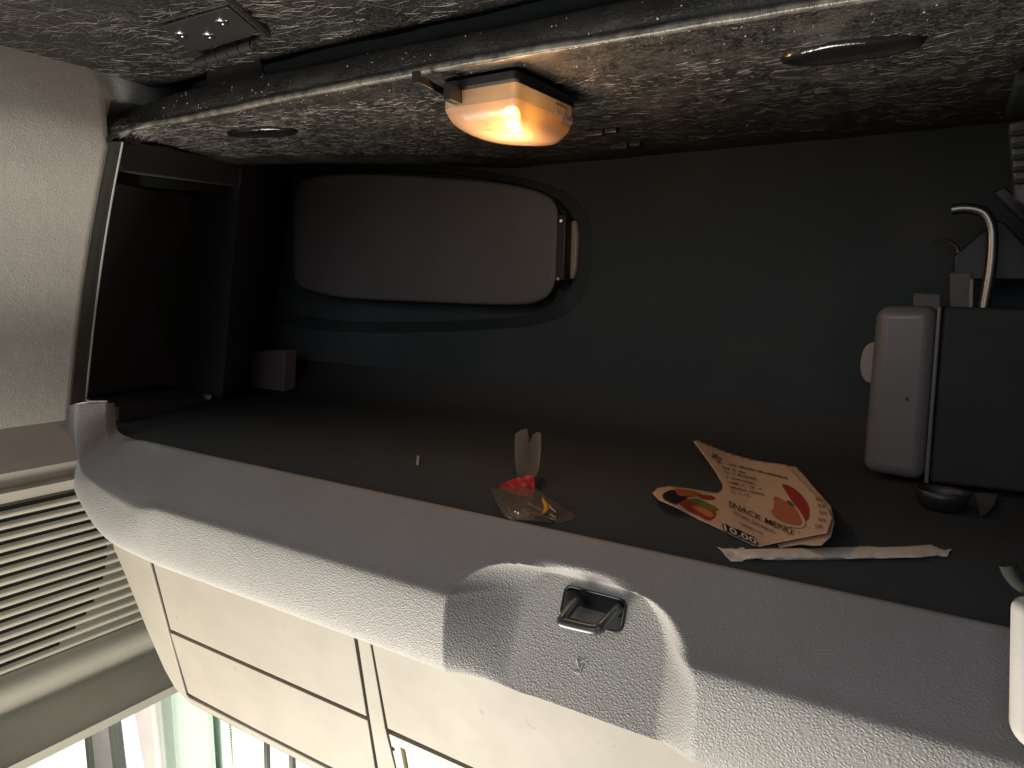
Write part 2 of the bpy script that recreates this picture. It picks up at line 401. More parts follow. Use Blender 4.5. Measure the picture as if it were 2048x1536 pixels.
prism('divider_strip', fp([(712, 1262), (739, 1437), (766, 1600), (806, 1600), (770, 1456), (738, 1272)]), (0, .012, 0), cream, fas, bevel=.0008)
prism('wide_panel', fp([(741, 1272), (775, 1457), (1500, 1790), (2200, 2100), (2200, 1840), (1500, 1575), (1400, 1512), (1332, 1474), (1272, 1452), (1178, 1424), (1042, 1384), (960, 1350), (880, 1332)]), (0, .012, 0), cream, fas, bevel=.0008)
# recessed lamp frame at the foot of the picture
dp = thing('reading_light', fp([(860, 1530)])[0], 'white framed reading light set into the fascia at the bottom of the picture', 'reading light')
whitep = smooth_plastic('white_frame', (.32, .30, .26), .45)
o_ = fp([(778, 1468), (830, 1700), (1200, 1720), (1000, 1568)]); i_ = fp([(800, 1494), (838, 1690), (1150, 1700), (980, 1582)])
i2 = [p+V((0, .006, 0)) for p in i_]
obj('light_frame', *grid([[p+V((0, .01, 0)) for p in o_], o_, i_, i2], True), whitep, dp, smooth=False)
lensm = M('lit_lens', (.8, .7, .5), .4); lensm.b.inputs['Emission Color'].default_value = (1, .82, .5, 1); lensm.b.inputs['Emission Strength'].default_value = .55
prism('light_lens', [p+V((0, .004, 0)) for p in fp([(803, 1497), (840, 1690), (1150, 1695), (978, 1583)])], (0, .004, 0), lensm.m, dp, bevel=.001)
obj('frame_screw', *tubemesh([fp([(787, 1497)], -.0003)[0], fp([(787, 1497)], .003)[0]], .0022, 12), screwm, dp)

# ------------------------------------------------------------------ black shelf above the opening
def cu(l, n=6, **k): return cat_([at(x, y, **k) for x, y in l], n)
Tp = [(212, 250), (228, 236), (262, 219), (350, 187), (460, 163), (560, 144), (700, 115), (850, 84), (1000, 54), (1250, 3), (1500, -50), (1800, -113), (2150, -190)]
Cp = [(216, 285), (250, 262), (290, 252), (370, 238), (470, 217), (570, 196), (710, 169), (850, 141), (1010, 112), (1240, 75), (1480, 35), (1760, -12), (2150, -78)]
Bp = [(222, 296), (252, 286), (330, 301), (480, 330), (560, 328), (640, 327), (800, 329), (930, 332), (1060, 337), (1190, 328), (1400, 309), (1700, 289), (2150, 262)]
Yc = [.50, .515, .53, .54, .54, .54, .54, .54, .54, .54, .54, .54, .54]
T = cat_([at(x, y, Y=yy+.012) for (x, y), yy in zip(Tp, Yc)], 8)
K = cat_([at(x, y, Y=yy) for (x, y), yy in zip(Cp, Yc)], 8)
B = [None]*len(K)
Bq = [at(x, y, Z=.2) if i > 1 else at(x, y, Y=Yc[i]+.03) for i, (x, y) in enumerate(Bp)]
B = cat_(Bq, 8)
rows = []
def P3(t, k, b_):
    out = [t+V((0, .04, .005)), t+V((0, .003, .001))]
    for s in (0, .08, .3, .55, .78): out.append(t.lerp(k, s)+V((0, -.0035*math.sin(math.pi*s), 0)))
    e0 = t.lerp(k, .84); e1 = k.lerp(b_, min(.06, .006/max((b_-k).length, .01)*2))
    for s in (.1, .35, .6, .85): out.append(e0.lerp(k, s).lerp(k.lerp(e1, s), s))
    for s in (.08, .15, .25, .35, .45, .55, .65, .75, .85, .95): out.append(k.lerp(b_, s)+V((0, 0, .006*math.sin(math.pi*s))))
    out += [b_, b_+V((0, .004, .006)), b_+V((0, .004, .03))]
    return out
prof = [P3(t, k, b_) for t, k, b_ in zip(T, K, B)]
# finer mesh along so that dents can be pressed in
fine = []
for q in range(len(prof)-1):
    for s in range(4): fine.append([a_.lerp(b_, s/4) for a_, b_ in zip(prof[q], prof[q+1])])
fine.append(prof[-1])
fine = [resample(c_[:-3], 90)+c_[-3:] for c_ in fine]
dents = []
def press(p):
    for c0, rx, ry, h, _ in dents:
        dd = math.hypot((p.x-c0.x)/rx, (p.y-c0.y)/ry)
        if dd < 1.6 and abs(p.z-c0.z) < .03:
            p = p+V((0, 0, h*(1-sst((dd-.72)/.3)) - .0022*math.exp(-((dd-1.08)/.12)**2)))
    return p+V((0, 0, .0012*noise.noise(p*22)+.0005*noise.noise(p*90)))
fine = [[press(p) for p in c_] for c_ in fine]
shelf = thing('black_shelf', V((-.4, .55, .2)), 'black pressed fibre shelf with a shiny beaded front edge, roofing the open locker', 'shelf')
obj('shelf_board', *grid(fine), felt, shelf, ang=70)
wornhl = M('worn_edge_highlight', (.10, .095, .08), .30, .7)  # worn shiny edge, its colour lightened to carry the crease highlight
wornhl.color(wornhl.ramp(wornhl.noise(60, 5, .7), [(.35, (.03, .028, .024)), (.65, (.17, .16, .13))]))
wornhl.bump(wornhl.noise(1, 3, .6, wornhl.map((900, 60, 60))), .0007, .9); wornhl.bump(wornhl.noise(300, 3), .0004, .6)
obj('beaded_edge', *tubemesh([k_+V((0, .0016, .0012))+V((0, 0, .0008*noise.noise(k_*40))) for k_ in K[10:]], .0040, 12), wornhl.m, shelf)
def fibres(name, quad, count, parent, lmin=.008, lmax=.03, r=.00013, jit=1.0, curl=.25):
    """short fibres lying on a surface, paled to stand for their glints; quad(u, v) -> point, normal"""
    parts = []
    for _ in range(count):
        u, v = rnd.random(), rnd.random(); p, nn = quad(u, v)
        t = V((1, rnd.gauss(0, .35)*jit, rnd.gauss(0, .15))) if rnd.random() < .45 else V((math.cos(q9 := rnd.uniform(0, 3.14)), math.sin(q9), 0)); t = (t-nn*t.dot(nn)).normalized(); s = nn.cross(t)
        L = rnd.uniform(lmin, lmax); c_ = rnd.uniform(-curl, curl)*L
        pts = [p+t*(L*(k/4-.5))+s*(c_*(1-(k/2-1)**2))+nn*.0003*(1-(k/2-1)**2) for k in range(5)]
        parts.append(tubemesh(pts, r*rnd.uniform(.6, 1.3), 3, False))
    obj(name, *merge(parts), fibm, parent, kind='stuff')
NR = len(fine[0]); NC = len(fine)
def q_under(u, v):
    i = int((.05+.95*u)*(NC-2)); j = int((.30+.62*v)*(NR-5)); p = fine[i][j]; n = (fine[i+1][j]-p).cross(fine[i][j+1]-p)
    n = n.normalized() if n.length > 1e-12 else V((0, 0, -1)); n = n if n.z < 0 else -n
    return p+n*.0004+V((rnd.uniform(-.005, .005), rnd.uniform(-.004, .004), 0)), n
fibres('surface_fibres', q_under, 5200, shelf, .004, .016, .00011)
def specks(name, pts, parent, mat, r0, r1):
    parts = []
    for p, n in pts:
        r_ = rnd.uniform(r0, r1); t = n.orthogonal().normalized(); b_ = n.cross(t); k_ = rnd.uniform(.4, 1)
        vs = [p+t*r_, p+b_*r_*k_, p-t*r_*.8, p-b_*r_*k_, p+n*r_*.5, p-n*r_*.3]
        parts.append((vs, [(0, 1, 4), (1, 2, 4), (2, 3, 4), (3, 0, 4), (1, 0, 5), (2, 1, 5), (3, 2, 5), (0, 3, 5)]))
    return obj(name, *merge(parts), mat, parent, smooth=False, kind='stuff')
dustm = M('dust_grain', (.42, .39, .33), .9, .1).m
fp_ = []
for _ in range(260):
    i = int((.05+.95*rnd.random()**.8)*(NC-2)); j = 7+int(rnd.random()*17); fp_.append((fine[i][j]+V((rnd.uniform(-.004, .004), -.0008, 0)), V((0, -1, -.1)).normalized()))
specks('dust_specks', fp_, shelf, dustm, .0003, .0014)
# dark sheet standing in for the black, shaded void behind the shelf front
prism('void_shade_sheet', [V((-1.06, .64, .24)), V((.5, .64, .24)), V((.5, .66, .55)), V((-1.06, .66, .55))], (0, .01, 0), darkgap, shelf)
obj('sky_block_sheet', *boxmesh(V((-.42, .87, .247)), V((.92, 0, 0)), V((0, .21, 0)), V((0, 0, .004))), darkgap, shelf)  # added slab out of view, closes the top and blocks sky light
flat = [p for c_ in fine for p in c_[8:88]]
def zs(x, y): return min(flat, key=lambda q: (q.x-x)**2+(q.y-y)**2).z
dishm = smooth_plastic('glossy_black', (.010, .010, .010), .16, .0009, 130, .8)
def dish(px, py, a1, a2, wy):
    c0 = at(px, py, Z=.203); e1 = (at(*a2, Z=.203)-at(*a1, Z=.203)); L2 = e1.length/2; e1.normalize(); e2 = V((-e1.y, e1.x, 0))
    def el(k, z, extra=0): return [V((c0.x, c0.y, 0))+e1*(math.cos(t)*(L2*k+extra))+e2*(math.sin(t)*(wy*k+extra))+V((0, 0, z+zs(c0.x+e1.x*math.cos(t)*L2, c0.y+e1.y*math.cos(t)*L2+e2.y*math.sin(t)*wy))) for t in [2*math.pi*q/48 for q in range(48)]]
    vs, fs = ring_solid([el(1, .001, .0045), el(1, -.0030, .0040), el(1, -.0052, .0018), el(1, -.0054, -.0006), el(1, -.0044, -.0028), el(1, -.0022, -.0042), el(.8, -.0016, -.004), el(.3, -.0016, 0)])
    obj('finger_dish', vs, fs, dishm, shelf, ang=80)
dish(1700, 92, (1566, 112), (1834, 72), .021); dish(524, 266, (462, 268), (588, 264), .019)
# clips
for k, (x0, y0) in enumerate(((1203, 266), (1252, 292))):
    cl = thing('shelf_clip', at(x0, y0, Z=.200), ['dark plastic clip under the shelf, the one nearer the lamp', 'dark plastic clip under the shelf, the lower one farther from the lamp'][k], 'clip', 'clips under the black shelf')
    c0 = at(x0, y0, Z=.200)
    obj('clip_bar', *boxmesh(c0+V((-.009, 0, 0)), (.013, 0, 0), (0, .006, 0), (0, 0, .004)), hingem, cl, bevel=.002)
    obj('clip_bar', *boxmesh(c0+V((.014, 0, 0.001)), (.0085, 0, 0), (0, .0055, 0), (0, 0, .0035)), hingem, cl, bevel=.002)

# ------------------------------------------------------------------ raised flap with its hinge
_q = at(400, 155, Y=.573), at(1200, -30, Y=.57), at(0, 60, X=-.86)
nF = (_q[1]-_q[0]).cross(_q[2]-_q[0]).normalized(); nF = nF if nF.dot(_q[0]) > 0 else -nF; dF = nF.dot(_q[0])
def ff(x, y, off=0): return atp(x, y, nF, dF-off)
flap = thing('raised_flap', ff(400, 60), 'black pressed fibre flap folded up above the shelf, hinged at its lower edge', 'flap')
low = [(-160, 90), (-60, 112), (0, 131), (90, 160), (180, 177), (260, 180), (330, 172), (400, 155), (450, 140), (530, 122), (620, 100), (700, 81), (850, 49), (1000, 14), (1200, -30), (1500, -92), (2200, -235)]
E0_ = cat_([V((a_, b_)) for a_, b_ in low], 6)
rows = []
def ffn(p, off): 
    q = ff(p.x, p.y, off); return q + nF*(.0018*noise.noise(q*14)+.0006*noise.noise(q*70))
for off_px, o in ((8, -.02), (-1, -.006), (0, 0), (-4, .0015), (-10, .001), (-22, 0), (-40, 0), (-60, 0), (-80, 0), (-110, 0), (-150, 0), (-200, 0), (-260, 0)):
    rows.append([ffn(V((p.x, p.y+off_px)), o) for p in E0_])
obj('flap_board', *grid(rows), felt_dark, flap, ang=80)
# moulded rib and step on the flap
rib = cat_([ff(438, -30, .001), ff(462, 0, .001), ff(500, 34, .001), ff(528, 58, .001), ff(535, 66, -.001)], 6)
obj('moulded_rib', *tubemesh(rib, .0045, 10), felt_dark, flap)
rib2 = cat_([ff(310, 44, .0), ff(380, 24, .0), ff(455, 4, .0), ff(520, -16, .0)], 5)
obj('moulded_rib', *tubemesh(rib2, .0025, 8), felt_dark, flap)
def q_flap(u, v):
    p = E0_[int(u*(len(E0_)-2))]; return ff(p.x, p.y-8-v*150, .001), -nF
fibres('surface_fibres', q_flap, 1500, flap, .008, .032, .00008, 1, .08)
hg = thing('hinge', ff(430, 100), 'black steel hinge with three round screws joining the flap to the shelf', 'hinge')
prism('flap_leaf', [ff(x, y, .003) for x, y in ((326, 53), (452, 16), (460, 17), (515, 63), (500, 74), (385, 106), (378, 104))], nF*.0025, hingem, hg, bevel=.0008)
for x, y in ((363, 69), (418, 71), (444, 44)):
    c0 = ff(x, y, .003); e1 = (V((1, 0, 0))-nF*nF.x).normalized(); e2 = nF.cross(e1)
    rings = []
    for r_, o in ((.0068, 0), (.0064, .0009), (.0046, .0016), (.0024, .0017), (.0018, .0009), (.0004, .0008)):
        rings.append([c0+(e1*math.cos(t)+e2*math.sin(t))*r_-nF*o for t in [2*math.pi*k/24 for k in range(24)]])
    obj('screw', *ring_solid(rings), screwm, hg, ang=50)
bar = [ff(396, 125, .010), ff(507, 90, .010)]
for k in range(5):
    s0, s1 = k/5+.006, (k+1)/5-.006
    obj('knuckle', *tubemesh([bar[0].lerp(bar[1], s0), bar[0].lerp(bar[1], s1)], .0052, 16), hingem, hg)
rr1 = tubemesh([bar[1], bar[1]+(bar[1]-bar[0]).normalized()*.0015], .0040, 16)
obj('hinge_pin', *rr1, screwm, hg)
prism('shelf_leaf', [at(x, y, Y=.562) for x, y in ((414, 128), (513, 98), (528, 150), (412, 184))], (0, .003, 0), hingem, hg, bevel=.0008)

# ------------------------------------------------------------------ lamp under the shelf
lamp = thing('interior_lamp', at(1010, 160, Z=.198), 'glowing amber interior lamp under the black shelf with a clear ribbed cover', 'lamp')
zt = .194
LA, LB, LC = at(872, 181, Z=zt), at(1034, 153, Z=zt), at(1144, 205, Z=zt)
LD = LA+(LC-LB)*.80+V((-.004, 0, 0)); LM = LC+V((-.025, .03, 0))
plan = chaikin([LA, LA.lerp(LB, .5), LA.lerp(LB, .86), LB, LB.lerp(LC, .14), LB.lerp(LC, .5), LB.lerp(LC, .9), LC, LC.lerp(LM, .2), LM, LD], 2)
pc = sum(plan, V((0, 0, 0)))/len(plan)
def lr(k, z, sh=(0, 0)): return [V((pc.x+(p.x-pc.x)*k+sh[0], pc.y+(p.y-pc.y)*k+sh[1], z)) for p in plan]
obj('lamp_base', *ring_solid([lr(1.06, .199), lr(1.06, .192), lr(.98, .189), lr(.5, .188)]), blackp, lamp)
def lensmat(name, col, tr, rough=.25):
    m = bpy.data.materials.new(name); m.use_nodes = True; t = m.node_tree; t.nodes.clear()
    o = t.nodes.new('ShaderNodeOutputMaterial'); a_ = t.nodes.new('ShaderNodeBsdfTransparent'); a_.inputs[0].default_value = (*[c**.35 for c in col], 1)
    b_ = t.nodes.new('ShaderNodeBsdfTranslucent'); b_.inputs[0].default_value = (*col, 1)
    d_ = t.nodes.new('ShaderNodeBsdfDiffuse'); d_.inputs[0].default_value = (*col, 1)
    g = t.nodes.new('ShaderNodeBsdfGlossy'); g.inputs['Roughness'].default_value = rough
    m0 = t.nodes.new('ShaderNodeMixShader'); m0.inputs[0].default_value = .4
    m1 = t.nodes.new('ShaderNodeMixShader'); m1.inputs[0].default_value = tr; m2 = t.nodes.new('ShaderNodeMixShader')
    lw = t.nodes.new('ShaderNodeLayerWeight'); lw.inputs[0].default_value = .5; fr = t.nodes.new('ShaderNodeMapRange'); fr.inputs[1].default_value = 0; fr.inputs[3].default_value = .05; fr.inputs[4].default_value = .45; t.links.new(lw.outputs['Facing'], fr.inputs[0])
    L = t.links.new; L(b_.outputs[0], m0.inputs[1]); L(d_.outputs[0], m0.inputs[2]); L(m0.outputs[0], m1.inputs[1]); L(a_.outputs[0], m1.inputs[2])
    L(fr.outputs[0], m2.inputs[0]); L(m1.outputs[0], m2.inputs[1]); L(g.outputs[0], m2.inputs[2]); L(m2.outputs[0], o.inputs[0]); return m
amber = lensmat('amber_lens', (.95, .62, .40), .28)
frost = lensmat('frosted_rim', (.62, .52, .42), .35)
dz = (-.004, .004)
vsr, fsr = grid([lr(1.0, .192), lr(1.01, .184), lr(1.01, .176), lr(.985, .174)], True)
obj('clear_rim', vsr, fsr, frost, lamp)
dome = [lr(1.01, .1755)]
for k in range(1, 10):
    a_ = k/10*math.pi/2; dome.append(lr(math.cos(a_)**.75*.99+.01, .1755-.026*math.sin(a_)**1.1, (0, .004*math.sin(a_))))
vsd, fsd = grid(dome, True); n_ = len(plan); fsd.append(tuple(9*n_+j for j in range(n_)))
obj('lens', vsd, fsd, amber, lamp)
# moulded ribs and tab on the cover
tc = at(1118, 196, Z=.184)
e_r = (LC-LB).normalized(); n_l = V((e_r.y, -e_r.x, 0)); n_l = n_l if n_l.y < 0 else -n_l
rimp = LB.lerp(LC, .74); rimp.z = .181
fr_ = [rimp+e_r*a_+V((0, 0, b_))+n_l*.0025 for a_, b_ in ((-.010, -.004), (.012, -.004), (.012, .004), (-.010, .004), (-.010, -.004))]
obj('cover_tab', *tubemesh(fr_, .0011, 8), frost, lamp)
for k in range(9):
    p0 = LB.lerp(LC, .80+.024*k); p0.z = .1755
    obj('grip_rib', *tubemesh([p0+n_l*.0015+V((0, 0, .003)), p0+n_l*.001+V((0, 0, -.002)), p0-n_l*.004+V((0, 0, -.008))], .0009, 6), frost, lamp)
for k in range(7):
    p0 = at(985+k*9, 262+k*2.0, Z=.152)
    obj('lens_rib', *tubemesh([p0+V((-.010, -.004, .0012)), p0+V((.012, .006, -.0005))], .0007, 6), amber, lamp)
bulbm = bpy.data.materials.new('hot_bulb'); bulbm.use_nodes = True; bb = bulbm.node_tree.nodes['Principled BSDF']
bb.inputs['Emission Color'].default_value = (1, .60, .12, 1); bb.inputs['Emission Strength'].default_value = 13
bc = at(1023, 232, Z=.168)
rings = [[bc+V((math.cos(t)*.0085*math.sin(a_), math.sin(t)*.0085*math.sin(a_), .010*math.cos(a_))) for t in [2*math.pi*k/16 for k in range(16)]] for a_ in [math.pi*(j+.5)/10 for j in range(10)]]
obj('bulb', *ring_solid(rings), bulbm, lamp)
obj('bulb_socket', *tubemesh([bc+V((0, 0, .008)), V((bc.x, bc.y, .19))], .005, 12), screwm, lamp)
lv = [at(833, 156, Z=.190), at(893, 188, Z=.186)]
dv = (lv[1]-lv[0]); L_ = dv.length; dv.normalize(); sd = dv.cross(V((0, 0, 1))).normalized()
obj('switch_lever', *boxmesh((lv[0]+lv[1])/2, dv*(L_/2), sd*.0016, V((0, 0, .0035))), blackp, lamp, bevel=.0006)
obj('lever_tab', *boxmesh(lv[0], dv*.002, sd*.004, V((0, 0, .0055))), blackp, lamp, bevel=.0006)
obj('side_bracket', *boxmesh(at(906, 188, Z=.184), V((.004, 0, 0)), V((0, .010, 0)), V((0, 0, .008))), blackp, lamp, bevel=.001)
pl = bpy.data.lights.new('lamp_glow', 'POINT'); pl.energy = .80; pl.color = (1, .58, .28); pl.shadow_soft_size = .008
po = bpy.data.objects.new('lamp_glow', pl); C.objects.link(po); po.location = (bc.x, bc.y, .126); par(po, lamp)

# ------------------------------------------------------------------ cab lining, grille panel and window on the left
wall0 = at(150, 700, Y=.52)
slope = V((-.122, 0, -.34)).normalized()
lin_rows = []
yy_ = [-.5+.06*k for k in range(17)]+[.495, .503, .512, .53, .56, .60, .70, .85, 1.1]
oz = sorted(outer, key=lambda p: p.z)
def ox(z):
    if z <= oz[0].z: return oz[0].x+(z-oz[0].z)*.30
    if z >= oz[-1].z: return oz[-1].x-(z-oz[-1].z)*.10
    for a_, b_ in zip(oz, oz[1:]):
        if a_.z <= z <= b_.z: return a_.x+(b_.x-a_.x)*(z-a_.z)/(b_.z-a_.z)
for z in [.75, .6, .5, .4, .32, .27, .23, .20, .17, .12, .06, 0, -.06, -.12, -.16, -.20, -.24]:
    sh = sst((.215-z)/.03)
    lin_rows.append([V((ox(z)-.001+.003*math.sin(y*7-3.5)*(y < .48)-.35*max(sh*sst((y-.5035)/.04), sst((y-.60)/.08)), y, z)) for y in yy_])
obj('headliner', *grid(lin_rows), liner, smooth=True, kind='structure', solid=-.006, ang=80)
trim = thing('side_trim', V((-.93, .3, -.4)), 'pale cab side trim with a long slotted speaker grille, left of the fascia', 'trim panel')
XW = -.92
def zt_(y): return at(0, y, X=XW).z
pr_ = [(-.975, zt_(875)), (-.955, zt_(893)), (-.945, zt_(900)), (-.93, zt_(925)), (-.922, zt_(950)), (-.925, zt_(975)), (-.929, zt_(984)), (-.918, zt_(988)), (-.92, zt_(1008)), (-.926, zt_(1012)), (-.926, zt_(1018))]
ys = [-.35+.05*k for k in range(24)]
obj('upper_moulding', *grid([[V((x, y, z)) for y in ys[:17]+[.495]] for x, z in pr_]), smooth_plastic('tan_trim', (.50, .46, .39), .6), trim)
z0, z1 = zt_(1018), zt_(1352); nsl = 15; g = []
yc, zc, rad = at(10, 1150, X=XW).y, at(10, 1150, X=XW).z, .118
slot = []
pitch = (z0-z1)/nsl
for k in range(nsl):
    zz = z0-k*pitch
    for dx, dz_ in ((-.9212, 0), (-.9212, .22), (-.9192, .32), (-.9180, .50), (-.9185, .78), (-.9205, .94)): g.append((dx, zz-dz_*pitch))
    zm = zz-.11*pitch; q = rad*rad-(zm-zc)**2*.95
    if q > 0:
        h = math.sqrt(q); slot.append(boxmesh((-.9210, yc, zm), (.0006, 0, 0), (0, h, 0), (0, 0, pitch*.22)))
obj('grille', *grid([[V((x, y, z)) for y in ys] for x, z in g+[(-.926, z1)]]), sidetrim, trim, ang=50)
obj('slot_shade_strips', *merge(slot), darkgap, trim, smooth=False)  # dark strips in place of open slots, shade put into their colour
zb = at(345, 1375, X=XW).z
za = [(-.926, z1), (-.918, z1-.004), (-.917, z1-.030), (-.925, z1-.045), (-.934, z1-.060), (-.925, z1-.075), (-.912, z1-.085), (-.905, z1-.12), (-.903, zb+.012), (-.905, zb+.003), (-.912, zb), (-.97, zb)]
obj('lower_moulding', *grid([[V((x, y, z)) for y in ys] for x, z in za]), sidetrim, trim, ang=70)
# sun blind cassette end below the trim
bl = thing('sun_blind', at(60, 1500, X=-.93), 'pale sun blind cassette hanging under the side trim at the bottom left', 'sun blind')
prism('blind_cassette', [at(x, y, X=-.935) for x, y in ((-120, 1530), (124, 1463), (124, 1490), (-120, 1600))], (-.02, 0, 0), sidetrim, bl, bevel=.002)
prism('end_cap', [at(x, y, X=-.932) for x, y in chaikin(v2([(124, 1461), (140, 1457), (139, 1484), (130, 1488), (122, 1490)]), 1)], (-.03, 0, 0), frame_m, bl, bevel=.002)
# window, door frame and curtain seen below the trim and the fascia
win = thing('side_window', V((-1.0, .7, -.9)), 'bright side window with pale frame bars beside the mint curtain', 'window')
def bar_px(x0, x1, x2, x3, Y, mat, name, par_, dep=.03, bev=.004):
    prism(name, [at(x0, 1370, Y=Y), at(x1, 1370, Y=Y), at(x3, 1620, Y=Y), at(x2, 1620, Y=Y)], (0, dep, 0), mat, par_, bevel=bev)
bar_px(168, 208, 186, 238, .80, frame_m, 'frame_bar', win)
bar_px(158, 165, 182, 189, .79, M('seal', (.22, .24, .19), .7).m, 'rubber_seal', win, .01, .001)
bar_px(206, 214, 235, 243, .79, bpy.data.materials['seal'], 'rubber_seal', win, .01, .001)
bar_px(256, 300, 300, 326, .72, frame_m, 'door_pillar', win, .05, .008)
bar_px(300, 316, 326, 338, .73, smooth_plastic('pillar_seal', (.42, .48, .44), .6), 'door_seal', win, .04, .004)
bar_px(524, 530, 530, 536, .93, bpy.data.materials['seal'], 'mullion', win, .01, .001)
bar_px(570, 577, 582, 589, .93, bpy.data.materials['seal'], 'mullion', win, .01, .001)
cur = thing('curtain', V((-1.1, .8, -.9)), 'mint green curtain with a zip edge hanging below the cream fascia', 'curtain')
def cloth(name, x0, x1, x2, x3, Y, mat, waves, par_):
    R_ = []
    for j in range(14):
        t = j/13; ya = 1340+t*300; r = []
        for i in range(40):
            s = i/39; xa = (x0+(x1-x0)*s)*(1-t)+(x2+(x3-x2)*s)*t
            r.append(at(xa, ya, Y=Y)+V((0, .008*math.sin(s*waves*6.28+t), 0)))
        R_.append(r)
    obj(name, *grid(R_), mat, par_, solid=.0015)
cloth('curtain_cloth', 306, 420, 340, 446, .75, mint, 1.5, cur)
cloth('light_panel', 398, 474, 400, 482, .76, mintl, .6, cur)
zp = [at(455+t*.09, 1400+t, Y=.752) for t in range(0, 220, 1)]
obj('zip', *merge([boxmesh(zp[k], (.0022 if (k//5) % 2 else -.0022, 0, 0), (0, .001, 0), (0, 0, .0010)) for k in range(0, 215, 5)]), M('zip', (.25, .32, .27), .6).m, cur, smooth=False)
skym = bpy.data.materials.new('daylight'); skym.use_nodes = True; sb = skym.node_tree.nodes['Principled BSDF']
sb.inputs['Base Color'].default_value = (0, 0, 0, 1); sb.inputs['Emission Color'].default_value = (.93, 1, .97, 1); sb.inputs['Emission Strength'].default_value = 1.6
obj('sky', *grid([[V((x, 2.6, z)) for x in (-9, -4, .3)] for z in (-7, -2.5, -.9)]), skym, smooth=False, kind='structure')

# ------------------------------------------------------------------ things in the locker, right hand side
box = thing('appliance_box', at(1800, 960, Y=.9), 'black box with a satin rounded lid, standing at the right end of the locker', 'box')
Yb = .86
def rbox(name, px4, Y, depth, mat, par_, bev, seg=5, **k):
    o = prism(name, [at(x, y, Y=Y) for x, y in px4], (0, depth, 0), mat, par_, **k)
    m = o.modifiers.new('b', 'BEVEL'); m.width = bev; m.segments = seg; m.limit_method = 'ANGLE'; m.angle_limit = math.radians(40)
    return o
rbox('lid', [(1752, 613), (1876, 612), (1848, 966), (1724, 944)], Yb, .15, satin, box, .013)
rbox('lid_rim', [(1875, 613), (1884, 613), (1857, 968), (1848, 966)], Yb+.001, .15, satin, box, .002)
rbox('body', [(1886, 614), (2260, 622), (2240, 1010), (1858, 966)], Yb+.004, .14, boxm, box, .005)
hp2 = chaikin(v2([(1744, 684), (1728, 694), (1720, 720), (1720, 745), (1728, 762), (1740, 768), (1760, 768), (1760, 684)]), 2)
o = prism('lid_catch', [at(p.x, p.y, Y=.90) for p in hp2], (0, .02, 0), lightlatch, box, bevel=.003)
obj('rivet', *tubemesh([at(1814, 798, Y=Yb-.0006), at(1814, 798, Y=Yb+.002)], .0022, 10), blackp, box)
hk = thing('steel_hook', at(1968, 612, Y=.93), 'thick bent steel hook rising behind the black box', 'hook')
obj('hook_rod', *tubemesh(cat_([at(x, y, Y=.90) for x, y in ((1903, 420), (1925, 417), (1950, 419), (1970, 428), (1982, 450), (1985, 480), (1982, 530), (1974, 580), (1966, 625))], 6), .0056, 12), metal, hk)
hk2 = thing('thin_wire_hook', at(1918, 560, Y=.97), 'thin curved wire hook behind the thick steel one', 'hook')
obj('wire', *tubemesh(cat_([at(x, y, Y=.96) for x, y in ((1866, 481), (1885, 480), (1903, 486), (1917, 502), (1922, 560), (1922, 640))], 6), [.0022]*31, 8), M('dark_wire', (.12, .12, .11), .4, .5, .8).m, hk2)
br = thing('mounting_bracket', at(1950, 560, Y=.96), 'dark plastic gusset and posts behind the black box', 'bracket')
prism('gusset', [at(x, y, Y=.945) for x, y in ((1908, 512), (1990, 440), (2010, 445), (2060, 500), (2060, 560), (1905, 560))], (0, .02, 0), blackp, br, bevel=.002)
prism('post', [at(x, y, Y=.94) for x, y in ((1900, 545), (1945, 545), (1940, 630), (1898, 630))], (0, .03, 0), padm, br, bevel=.002)
prism('post', [at(x, y, Y=.93) for x, y in ((1826, 586), (1882, 588), (1882, 625), (1826, 625))], (0, .03, 0), padm, br, bevel=.002)
prism('metal_tongue', [at(x, y, Y=.925) for x, y in ((1940, 560), (1947, 556), (1946, 620), (1936, 620))], (0, .004, 0), lightlatch, br, bevel=.001)
# runner and bracket at the top right corner
rn = thing('lid_stay', at(2030, 300, Y=.8), 'dark ribbed lid stay against the right end of the locker', 'lid stay')
prism('stay_arm', [at(x, y, Y=.86) for x, y in ((1985, 385), (2010, 372), (2110, 460), (2110, 500))], (0, .02, 0), blackp, rn, bevel=.002)
prism('stay_plate', [at(x, y, Y=.80) for x, y in ((2018, 245), (2120, 225), (2120, 450), (2030, 400))], (0, .02, 0), nichem, rn, bevel=.003)
for k in range(5):
    prism('stay_rib', [at(x+k*2, y+k*24, Y=.79) for x, y in ((2022, 262), (2100, 250), (2100, 258), (2022, 271))], (0, .01, 0), darkgap, rn, bevel=.001)
bk = thing('shelf_bracket', at(2020, 190, Z=.19), 'black bracket under the right end of the shelf', 'bracket')
obj('bracket_body', *boxmesh(at(2060, 190, Z=.194), V((.016, .0, 0)), V((0, .07, 0)), V((0, 0, .006))), darkgap, bk, bevel=.004)
rw = thing('right_panel', V((.22, .7, 0)), 'dark inner wall closing the right end of the locker', 'panel')
prism('panel_board', [V((.20, .55, -.2)), V((.20, 1.02, -.2)), V((.20, 1.02, .2)), V((.20, .55, .2))], (.01, 0, 0), nichem, rw, bevel=.001)
